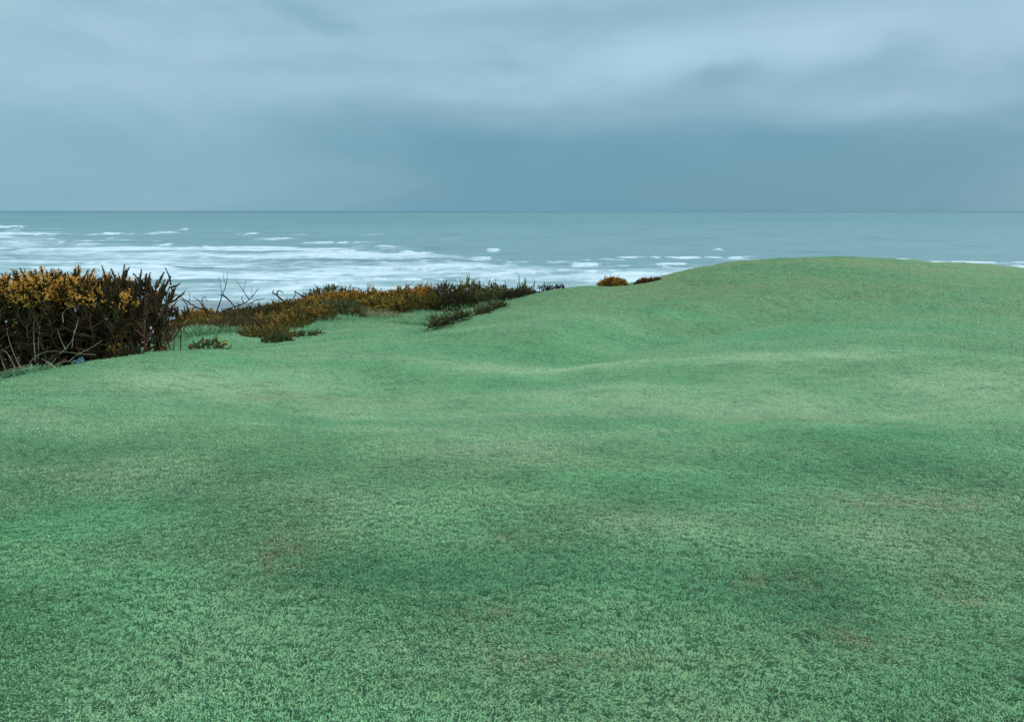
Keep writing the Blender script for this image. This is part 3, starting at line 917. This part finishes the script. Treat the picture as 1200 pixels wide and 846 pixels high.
SM = dict(group='small shrubs scattered on the grass', cat='small shrub')
mound(2000, 'low_shrub', 324, 13.3, 393.5, 26, G['gorse_green'], 'low dark green shrub alone on the dip of grass, nearest below the bank', dens=1.8, depth=0.4, minh=0.16, fing=0.07, **SM)
mound(2010, 'low_shrub', 358, 14.6, 389.5, 36, G['gorse_green'], 'flat green shrub just right of and behind the dark one in the dip', depth=0.4, minh=0.12, fing=0.06, dens=0.7, **SM)
mound(2020, 'low_shrub', 240, 12.6, 398, 44, G['gorse_green'], 'sprawling low shrub flecked with yellow bloom behind the crest of the near green', depth=0.4, minh=0.13, fing=0.06, dens=0.9, bloom=0.07, fmat=M['flower_yellow'], **SM)
mound(2030, 'low_shrub', 142, 8.1, 404, 34, G['gorse_dark'], 'small yellow flowered gorse seedling at the foot of the tall dark bush', depth=0.25, minh=0.14, fing=0.06, bloom=0.12, fmat=M['flower_yellow'], spine_len=0.018, **SM)
mound(2040, 'low_shrub', 717, 21.3, 327, 28, G['gorse_rust'], 'round shrub with orange bloom and thin twigs on the skyline, left of its darker neighbour', depth=0.6, dens=2.2, fing=0.06, bloom=0.55, btop=0.1, **SM)
mound(2050, 'low_shrub', 757, 21.8, 326.5, 25, G['gorse_rust'], 'dark rusty round shrub on the skyline where the big hump begins', depth=0.6, dens=2.2, fing=0.06, bloom=0.15, btop=0.1, **SM)
mound(2060, 'low_shrub', 638, 20.8, 334.5, 15, G['gorse_dark'], 'tiny dark shrub on the edge, first right of the bank', depth=0.4, minh=0.10, fing=0.07, **SM)
mound(2070, 'low_shrub', 653, 21.6, 334, 14, G['gorse_dark'], 'tiny flat dark shrub on the edge, second right of the bank', depth=0.4, minh=0.10, fing=0.07, **SM)


def sprig(seed, pts, Y, label, size):
    """a creeping dark shrub: a woody runner lying on the slope with leafy clumps along it"""
    P = []
    for (u, v, dy) in pts:
        q = pix(u, v, Y + dy); q[2] = hz(q[0], q[1]) + 0.05; P.append(q)
    P = np.array(P); base = P[0].copy(); base[2] -= 0.05
    root = thing('creeping_shrub', base, label, 'creeping shrub', 'small shrubs scattered on the grass')
    fol, wood = Acc(seed), Acc(seed + 1)
    rs = np.random.RandomState(seed)
    Q = P - base
    Q[1:-1, 2] += rs.uniform(-0.01, 0.05, len(Q) - 2); wood.tube(Q, [0.008, 0.020, 0.016, 0.010], 6)
    for i in range(330):
        t = rs.uniform(0.20, 1.0)
        q = np.array([np.interp(t, np.linspace(0, 1, len(Q)), Q[:, j]) for j in range(3)])
        spread = size * (0.5 + 0.8 * abs(math.sin(t * 9 + seed))) * (0.5 + 0.9 * math.sin(math.pi * min(1, t * 1.05)))
        e = q + np.array([rs.normal() * spread * 0.5, rs.normal() * spread * 0.8, abs(rs.normal()) * spread * 0.42])
        wood.tube(wood.curve(q, e, 0.1, 0.03, 4), [0.006, 0.003], 4)
        d = e - q + np.array([0, 0, 0.04]); d /= np.linalg.norm(d) + 1e-6
        finger(fol, wood, e, d, rs.uniform(0.05, 0.10), 0.024, 26)
    link('foliage', fol.mesh('foliage'), M['gorse_green'], root)
    link('runner', wood.mesh('runner', True), M['bark_dark'], root)


sprig(2100, [(497, 392, -1.3), (506, 384, -0.8), (514, 377, -0.4), (526, 371, -0.1), (540, 368, 0.1), (548, 366, 0.2)], 13.6,
      'dark creeping shrub with a bare root pointing down the grass slope', 0.15)
sprig(2110, [(549, 367, 0.0), (560, 363, 0.4), (572, 359, 0.9), (582, 357, 1.3), (592, 357, 1.5)], 14.6,
      'thin creeping shrub trailing along the crest of the spur, uphill of the rooted one', 0.11)


def tussock(seed, u, Y, wpx, L, n, mat, label, name='grass_tussock'):
    c = pix(u, 380, Y)
    base = np.array([c[0], Y, hz(c[0], Y)])
    root = thing(name, base, label, 'grass tussock', 'rough grass tussocks at the foot of the bank')
    g = Acc(seed); rs = g.rs
    w = wpx / F * Y / 2
    X = rs.normal(size=n) * w * 0.5; Yd = rs.normal(size=n) * w * 0.3
    Z = height(base[0] + X, base[1] + Yd, False) - base[2] - 0.01
    D = np.stack([rs.normal(size=n) * 0.55 + X / w * 0.5, rs.normal(size=n) * 0.5 - 0.15, np.full(n, 0.8)], 1)
    D /= np.linalg.norm(D, axis=1)[:, None]
    l = L * rs.uniform(0.5, 1.2, n)
    P = np.stack([X, Yd, Z], 1); tint = rs.rand(n)
    q = np.cross(D, g.unit(n)); q /= np.linalg.norm(q, axis=1)[:, None]
    W = rs.uniform(0.004, 0.008, n)[:, None]
    mid = P + D * l[:, None] * 0.6; tip = mid + (D * [1, 1, 0.35]) * l[:, None] * 0.5
    V = np.stack([P - q * W, P + q * W, mid + q * W * 0.8, mid - q * W * 0.8, tip], 1)
    o = np.arange(n)[:, None] * 5
    g._add(V, np.repeat(tint, 5), F3=o + [[3, 2, 4]], F4=o + [[0, 1, 2, 3]])
    link('blades', g.mesh('blades'), mat, root)


tussock(2200, 425, 18.6, 34, 0.34, 520, M['marram'], 'tallest straw coloured grass tussock, below the orange bloom in the bank')
tussock(2210, 447, 18.4, 40, 0.22, 520, M['marram'], 'straw and green grass tussock just right of the tallest straw one')
tussock(2220, 398, 17.6, 40, 0.20, 480, M['moss'], 'grey green grass tussock left of the straw coloured one')
tussock(2230, 480, 17.6, 44, 0.16, 480, M['moss'], 'flat green tussock in the dip left above the creeping shrub')
tussock(2240, 226, 14.2, 50, 0.22, 900, M['moss'], 'rounded green grass hummock right beside the sparse gorse')
tussock(2250, 262, 14.6, 46, 0.18, 700, M['moss'], 'green grass hummock under the wide dark brown gorse')
tussock(2260, 348, 15.6, 44, 0.16, 520, M['moss'], 'green tussock behind the flat green shrub in the dip')
tussock(2270, 575, 19.4, 40, 0.16, 420, M['moss'], 'green tussock under the green brown gorse near the right end')
tussock(2280, 508, 18.2, 36, 0.14, 380, M['moss'], 'low tussock below the darkest hollow of the bank')
tussock(2290, 18, 7.75, 60, 0.13, 700, M['moss'], 'matted green grass around the pale canes at the left edge')


def wood_piece(seed, name, label, cat, mat, Y, paths, group=None, part='branch', single=False):
    """dead wood: crooked limbs; every path is (list of (u, v, dy), r0, r1)"""
    u, v, dy = paths[0][0][0]
    q = pix(u, v, Y + dy); base = np.array([q[0], Y + dy, hz(q[0], Y + dy)])
    root = thing(name, base, label, cat, group)
    for k, (pts, r0, r1) in enumerate(paths):
        a = Acc(seed + k)
        K = np.array([pix(uu, vv, Y + d) for uu, vv, d in pts]) - base
        # rounded, slightly kinked
        t = np.linspace(0, 1, len(K)); tt = np.linspace(0, 1, len(K) * 5)
        P = np.stack([np.interp(tt, t, K[:, j]) for j in range(3)], 1)
        for _ in range(3):
            P[1:-1] = (P[:-2] + 2 * P[1:-1] + P[2:]) / 4
        P[1:-1] += a.rs.normal(size=P[1:-1].shape) * r0 * 0.22
        kk = 0.72 if part == 'cane' else 1.0
        a.tube(P, [r0 * kk, (r0 + r1) / 2 * kk, r1 * kk], 6)
        link(part, a.mesh(part, True), mat, root)
    return root


DW = 'bare dead branches standing out of the bank'
wood_piece(3000, 'dead_branch', 'tangle of arching dead branches leaning left beside the sparse gorse', 'dead branch', M['bark_dark'], 17.0, [
    ([(244, 374, 0.1), (242, 364, 0), (230, 360, 0.1), (220, 354, -.1), (212, 348, 0.1), (204, 344, 0.2), (193, 343, 0.3)], 0.021, 0.006),
    ([(246, 376, 0.1), (246, 366, 0.2), (238, 359, 0.3), (232, 351, 0.3), (226, 348, 0.4)], 0.018, 0.006),
    ([(222, 373, 0), (220, 365, 0), (219, 357, -0.1), (214, 351, -0.2), (207, 349, -.3)], 0.018, 0.006),
    ([(240, 362, 0), (236, 352, 0.4), (240, 347, 0.5), (243, 353, 0.6)], 0.014, 0.005),
    ([(230, 360, 0.1), (224, 362, 0), (216, 360, -0.2)], 0.014, 0.005),
    ([(221, 355, -.1), (223, 349, 0.1), (221, 342, 0.2)], 0.010, 0.004),
    ([(244, 366, 0.1), (252, 371, 0.1), (262, 368, 0)], 0.022, 0.008)], DW)
wood_piece(3020, 'dead_branch', 'tallest dead branch, upright and forking into fine twigs', 'dead branch', M['bark_dark'], 17.4, [
    ([(253, 376, 0), (254, 366, 0), (257, 356, 0.05), (260, 348, 0.1), (262, 342, 0.1)], 0.020, 0.010),
    ([(260, 348, 0.1), (259, 338, 0), (258, 331, 0), (256, 324, -.1)], 0.009, 0.003),
    ([(262, 342, 0.1), (265, 334, 0.2), (266, 326, 0.2), (267, 318, 0.3)], 0.010, 0.003),
    ([(265, 334, 0.2), (262, 327, 0.3), (262, 320, 0.4)], 0.006, 0.003),
    ([(260, 347, 0.1), (257, 345, -.1), (254, 344, -.2)], 0.008, 0.003),
    ([(261, 346, 0.1), (267, 350, -.1), (272, 356, -.2), (276, 360, -.1)], 0.020, 0.010)], DW)
wood_piece(3040, 'dead_branch', 'low dead limb lying along the bank with two crossing twigs raised in a V', 'dead branch', M['bark_dark'], 18.0, [
    ([(254, 373, 0), (266, 362, 0), (278, 359, 0.1), (288, 355, 0.1), (293, 350, 0.2), (298, 345, 0.2), (303, 337, 0.3)], 0.019, 0.006),
    ([(292, 351, 0.2), (287, 344, 0.1), (283, 338, 0), (276, 327, -.1)], 0.012, 0.004),
    ([(285, 341, 0), (287, 335, 0.2), (288, 328, 0.3)], 0.007, 0.003),
    ([(296, 350, 0.1), (295, 343, 0), (295, 336, 0)], 0.006, 0.003),
    ([(286, 355, 0.1), (283, 350, 0), (284, 347, -.1)], 0.012, 0.005),
    ([(282, 358, 0.1), (277, 355, 0)], 0.012, 0.006),
    ([(292, 356, 0.1), (300, 352, 0.2), (310, 350, 0.2)], 0.014, 0.006)], DW)
wood_piece(3060, 'dead_snag', 'crooked black snag with two stubby arms on the olive mound', 'dead branch', M['bark_dark'], 19.4, [
    ([(334, 358, 0), (331, 352, 0), (325, 346.5, 0), (319.5, 343, 0), (320.5, 340, 0)], 0.028, 0.012),
    ([(325, 346.5, 0), (324.5, 341.5, 0.1), (327, 340.5, 0.1), (332, 343.5, 0.2)], 0.020, 0.009)], DW)
wood_piece(3070, 'dead_branch', 'small Y shaped black twig left of the dark green crest', 'dead branch', M['bark_dark'], 20.0, [
    ([(344, 356, 0), (343, 351, 0), (346, 346, 0), (345.5, 340, 0)], 0.020, 0.008),
    ([(346, 342, 0), (351, 345, 0.1), (357, 348, 0.2), (362, 352, 0.2)], 0.016, 0.008)], DW)
wood_piece(3080, 'dead_branch', 'hooped dead twig rising over the dark green crest', 'dead branch', M['bark_dark'], 21.2, [
    ([(389, 346, 0), (390, 340, 0), (394, 336.5, 0), (400, 336, 0), (403, 339, 0), (405, 344, 0)], 0.018, 0.008)], DW)
wood_piece(3090, 'dead_branch', 'bent dead twig curving over the orange bloom', 'dead branch', M['bark_dark'], 20.8, [
    ([(424, 347, 0), (424, 341, 0), (420, 338, 0), (412, 337.3, 0)], 0.018, 0.007)], DW)
wood_piece(3100, 'dead_twig', 'short upright dead twig above the bloom, left of a pair', 'dead twig', M['bark_dark'], 20.8, [
    ([(431, 346, 0), (430.5, 339, 0), (430, 332.5, 0)], 0.013, 0.006)], DW)
wood_piece(3105, 'dead_twig', 'short upright dead twig above the bloom, right of a pair', 'dead twig', M['bark_dark'], 20.8, [
    ([(439, 345, 0), (438.5, 339, 0), (437, 331.5, 0)], 0.012, 0.005)], DW)
wood_piece(3110, 'dead_twig', 'single slanting bare twig on the skyline left of the brightest orange crown', 'dead twig', M['bark_dark'], 21.0, [
    ([(470, 346, 0), (473.5, 338, 0), (479, 334.5, 0), (485, 330, 0)], 0.014, 0.006)], DW)
wood_piece(3120, 'dead_stub', 'short dark upright stub just right of the pointed dark gorse', 'dead branch', M['bark_dark'], 21.4, [
    ([(562, 341, 0), (562, 335, 0), (562, 329, 0)], 0.022, 0.018)], DW)
wood_piece(3130, 'dead_twig', 'fine bare twigs spreading above the shrub on the skyline', 'dead twig', M['bark_dark'], 21.3, [
    ([(712, 334, 0), (711, 326, 0), (709, 321, 0.1)], 0.010, 0.004),
    ([(719, 334, 0), (722, 325, 0), (728, 320.5, 0.1)], 0.010, 0.004),
    ([(714, 330, 0), (716, 324, 0), (715, 319.5, 0)], 0.008, 0.004)], DW)

CG = 'dry canes arching over the edge of the green'
wood_piece(3200, 'dry_bramble', 'long pale cane arching from the gorse foot over the grass, nearest the blue scrap', 'dry cane', M['cane'], 7.72, [
    ([(33, 430, 0), (37, 422, 0), (46, 415, 0), (57, 411.5, 0), (70, 412, 0), (90, 414, 0.05), (113, 416, 0.1)], 0.0075, 0.0035),
    ([(50, 431, 0), (56, 423, 0.05), (67, 414, 0.1)], 0.006, 0.003),
    ([(58, 432, 0), (62, 425, 0.03), (66, 419, 0.06)], 0.005, 0.003),
    ([(61, 431, -.02), (69, 425.5, 0), (80, 423, 0), (87, 425.5, 0)], 0.0065, 0.004),
    ([(80, 424, 0.03), (91, 415, 0.1), (108, 407, 0.2), (120, 399, 0.3)], 0.005, 0.003),
    ([(49, 420, 0), (60, 428, -.02)], 0.005, 0.004)], CG, 'cane')
wood_piece(3220, 'dry_bramble', 'pale canes lying low over the edge at the far left', 'dry cane', M['cane'], 7.55, [
    ([(-12, 444, 0), (2, 437, 0), (12, 432.5, 0), (26, 430, 0), (36, 428.5, 0), (44, 434.5, 0)], 0.011, 0.005),
    ([(-6, 440, 0), (8, 437, 0), (24, 433, 0.05), (36, 432, 0.1)], 0.008, 0.005),
    ([(44, 436, 0), (51, 433.5, 0), (61, 432, 0)], 0.006, 0.004),
    ([(7, 434, 0), (3, 426, 0.1), (0, 415, 0.2)], 0.006, 0.004),
    ([(18, 432, 0), (13, 421, 0.1), (7, 411.5, 0.15), (1, 410, 0.2)], 0.007, 0.004),
    ([(24, 431, 0), (16, 415, 0.1), (11, 400, 0.2), (8, 388, 0.3)], 0.006, 0.004)], CG, 'cane')
wood_piece(3240, 'dry_bramble', 'pale cane curving up against the dark inside of the gorse', 'dry cane', M['cane'], 7.8, [
    ([(70, 415, 0), (78, 408, 0), (84, 400, 0), (88, 388, 0), (92, 374, 0.05)], 0.0075, 0.004),
    ([(77, 410, 0), (72, 400, 0.05), (67, 386, 0.1)], 0.006, 0.003),
    ([(84, 408, 0.05), (86, 396, 0.1), (87, 386, 0.15)], 0.004, 0.003),
    ([(74, 378, 0.05), (73, 368, 0.1), (78, 361, 0.12), (83, 361, 0.15)], 0.005, 0.003),
    ([(41, 424, 0), (41, 410, 0), (39, 392, 0.05), (41, 370, 0.1)], 0.009, 0.006),
    ([(45, 420, 0.02), (45, 400, 0.05), (47, 382, 0.1)], 0.007, 0.005)], CG, 'cane')


def blue_scrap():
    p = pix(94.5, 424.5, 7.7)
    z = hz(p[0], p[1])
    rs = np.random.RandomState(5)
    nu, nv = 14, 9
    V = []
    for s in (0, 1):
        for i in range(nv):
            for j in range(nu):
                a, b = j / (nu - 1) * 2 - 1, i / (nv - 1) * 2 - 1
                k = math.sqrt(max(0.0, 1 - 0.35 * b * b))
                x = a * 0.046 * k; y = b * 0.024
                h = 0.020 + 0.016 * b + 0.012 * a + 0.010 * math.sin(a * 5 + b * 3) * 0.5 + 0.012 * b * b - s * 0.0025
                V.append((x, y, h))
    V = np.array(V); n = nu * nv
    f = grid_faces(nv, nu)
    ring = [j for j in range(nu)] + [i * nu + nu - 1 for i in range(1, nv)] + [(nv - 1) * nu + j for j in range(nu - 2, -1, -1)] + [i * nu for i in range(nv - 2, 0, -1)]
    side = np.array([[ring[k], ring[(k + 1) % len(ring)], ring[(k + 1) % len(ring)] + n, ring[k] + n] for k in range(len(ring))])
    me = mesh_from('blue_scrap', V, np.concatenate([f, (f + n)[:, ::-1], side[:, ::-1]]))
    m, t = material('faded_blue_plastic')
    tc = t.new('ShaderNodeTexCoord')
    nn = t.noise(tc.outputs['Object'], 70, 4, 0.6)
    finish(t, t.mix(t.rng(nn, 0.35, 0.7), (0.04, 0.15, 0.20), (0.10, 0.27, 0.33)), 0.45, 0.4, nn, 0.3, 0.003)
    o = link('plastic_scrap', me, m, label='small faded blue plastic scrap lying under the dry canes at the gorse foot', cat='litter')
    o.location = (float(p[0]), float(p[1]), z + 0.012)
    o.rotation_euler = (R(22), R(-10), R(12))


blue_scrap()


def rough_grass():
    """longer unmown grass where the turf meets the scrub, too many blades to count"""
    rs = np.random.RandomState(77)
    n = 26000
    u = rs.uniform(196, 632, n)
    yf = np.interp(u, [196, 240, 290, 330, 375, 430, 490, 540, 600, 640], [13.6, 14.4, 14.6, 15.4, 16.4, 17.3, 18.3, 18.6, 19.2, 20.6])
    y = yf + rs.normal(size=n) * 0.45 + 0.35 + rs.rand(n) ** 2 * 1.6
    x = (u - 600) / F / 0.975 * y
    keep = perlin(x * 1.3, y * 1.3) + rs.normal(size=n) * 0.25 > -0.25
    x, y = x[keep], y[keep]; n = len(x)
    z = height(x, y) - 0.01
    L = rs.uniform(0.05, 0.16, n) * (0.8 + 0.5 * perlin(x * 2, y * 2))
    g = Acc(78)
    D = np.stack([rs.normal(size=n) * 0.5 + 0.2, rs.normal(size=n) * 0.5 - 0.2, np.full(n, 0.9)], 1)
    D /= np.linalg.norm(D, axis=1)[:, None]
    g.leaves(np.stack([x, y, z], 1), D, L, rs.uniform(0.008, 0.014, n))
    link('rough_grass', g.mesh('rough_grass'), M['moss'], kind='stuff', label='longer unmown grass along the foot of the gorse bank', cat='grass')


rough_grass()
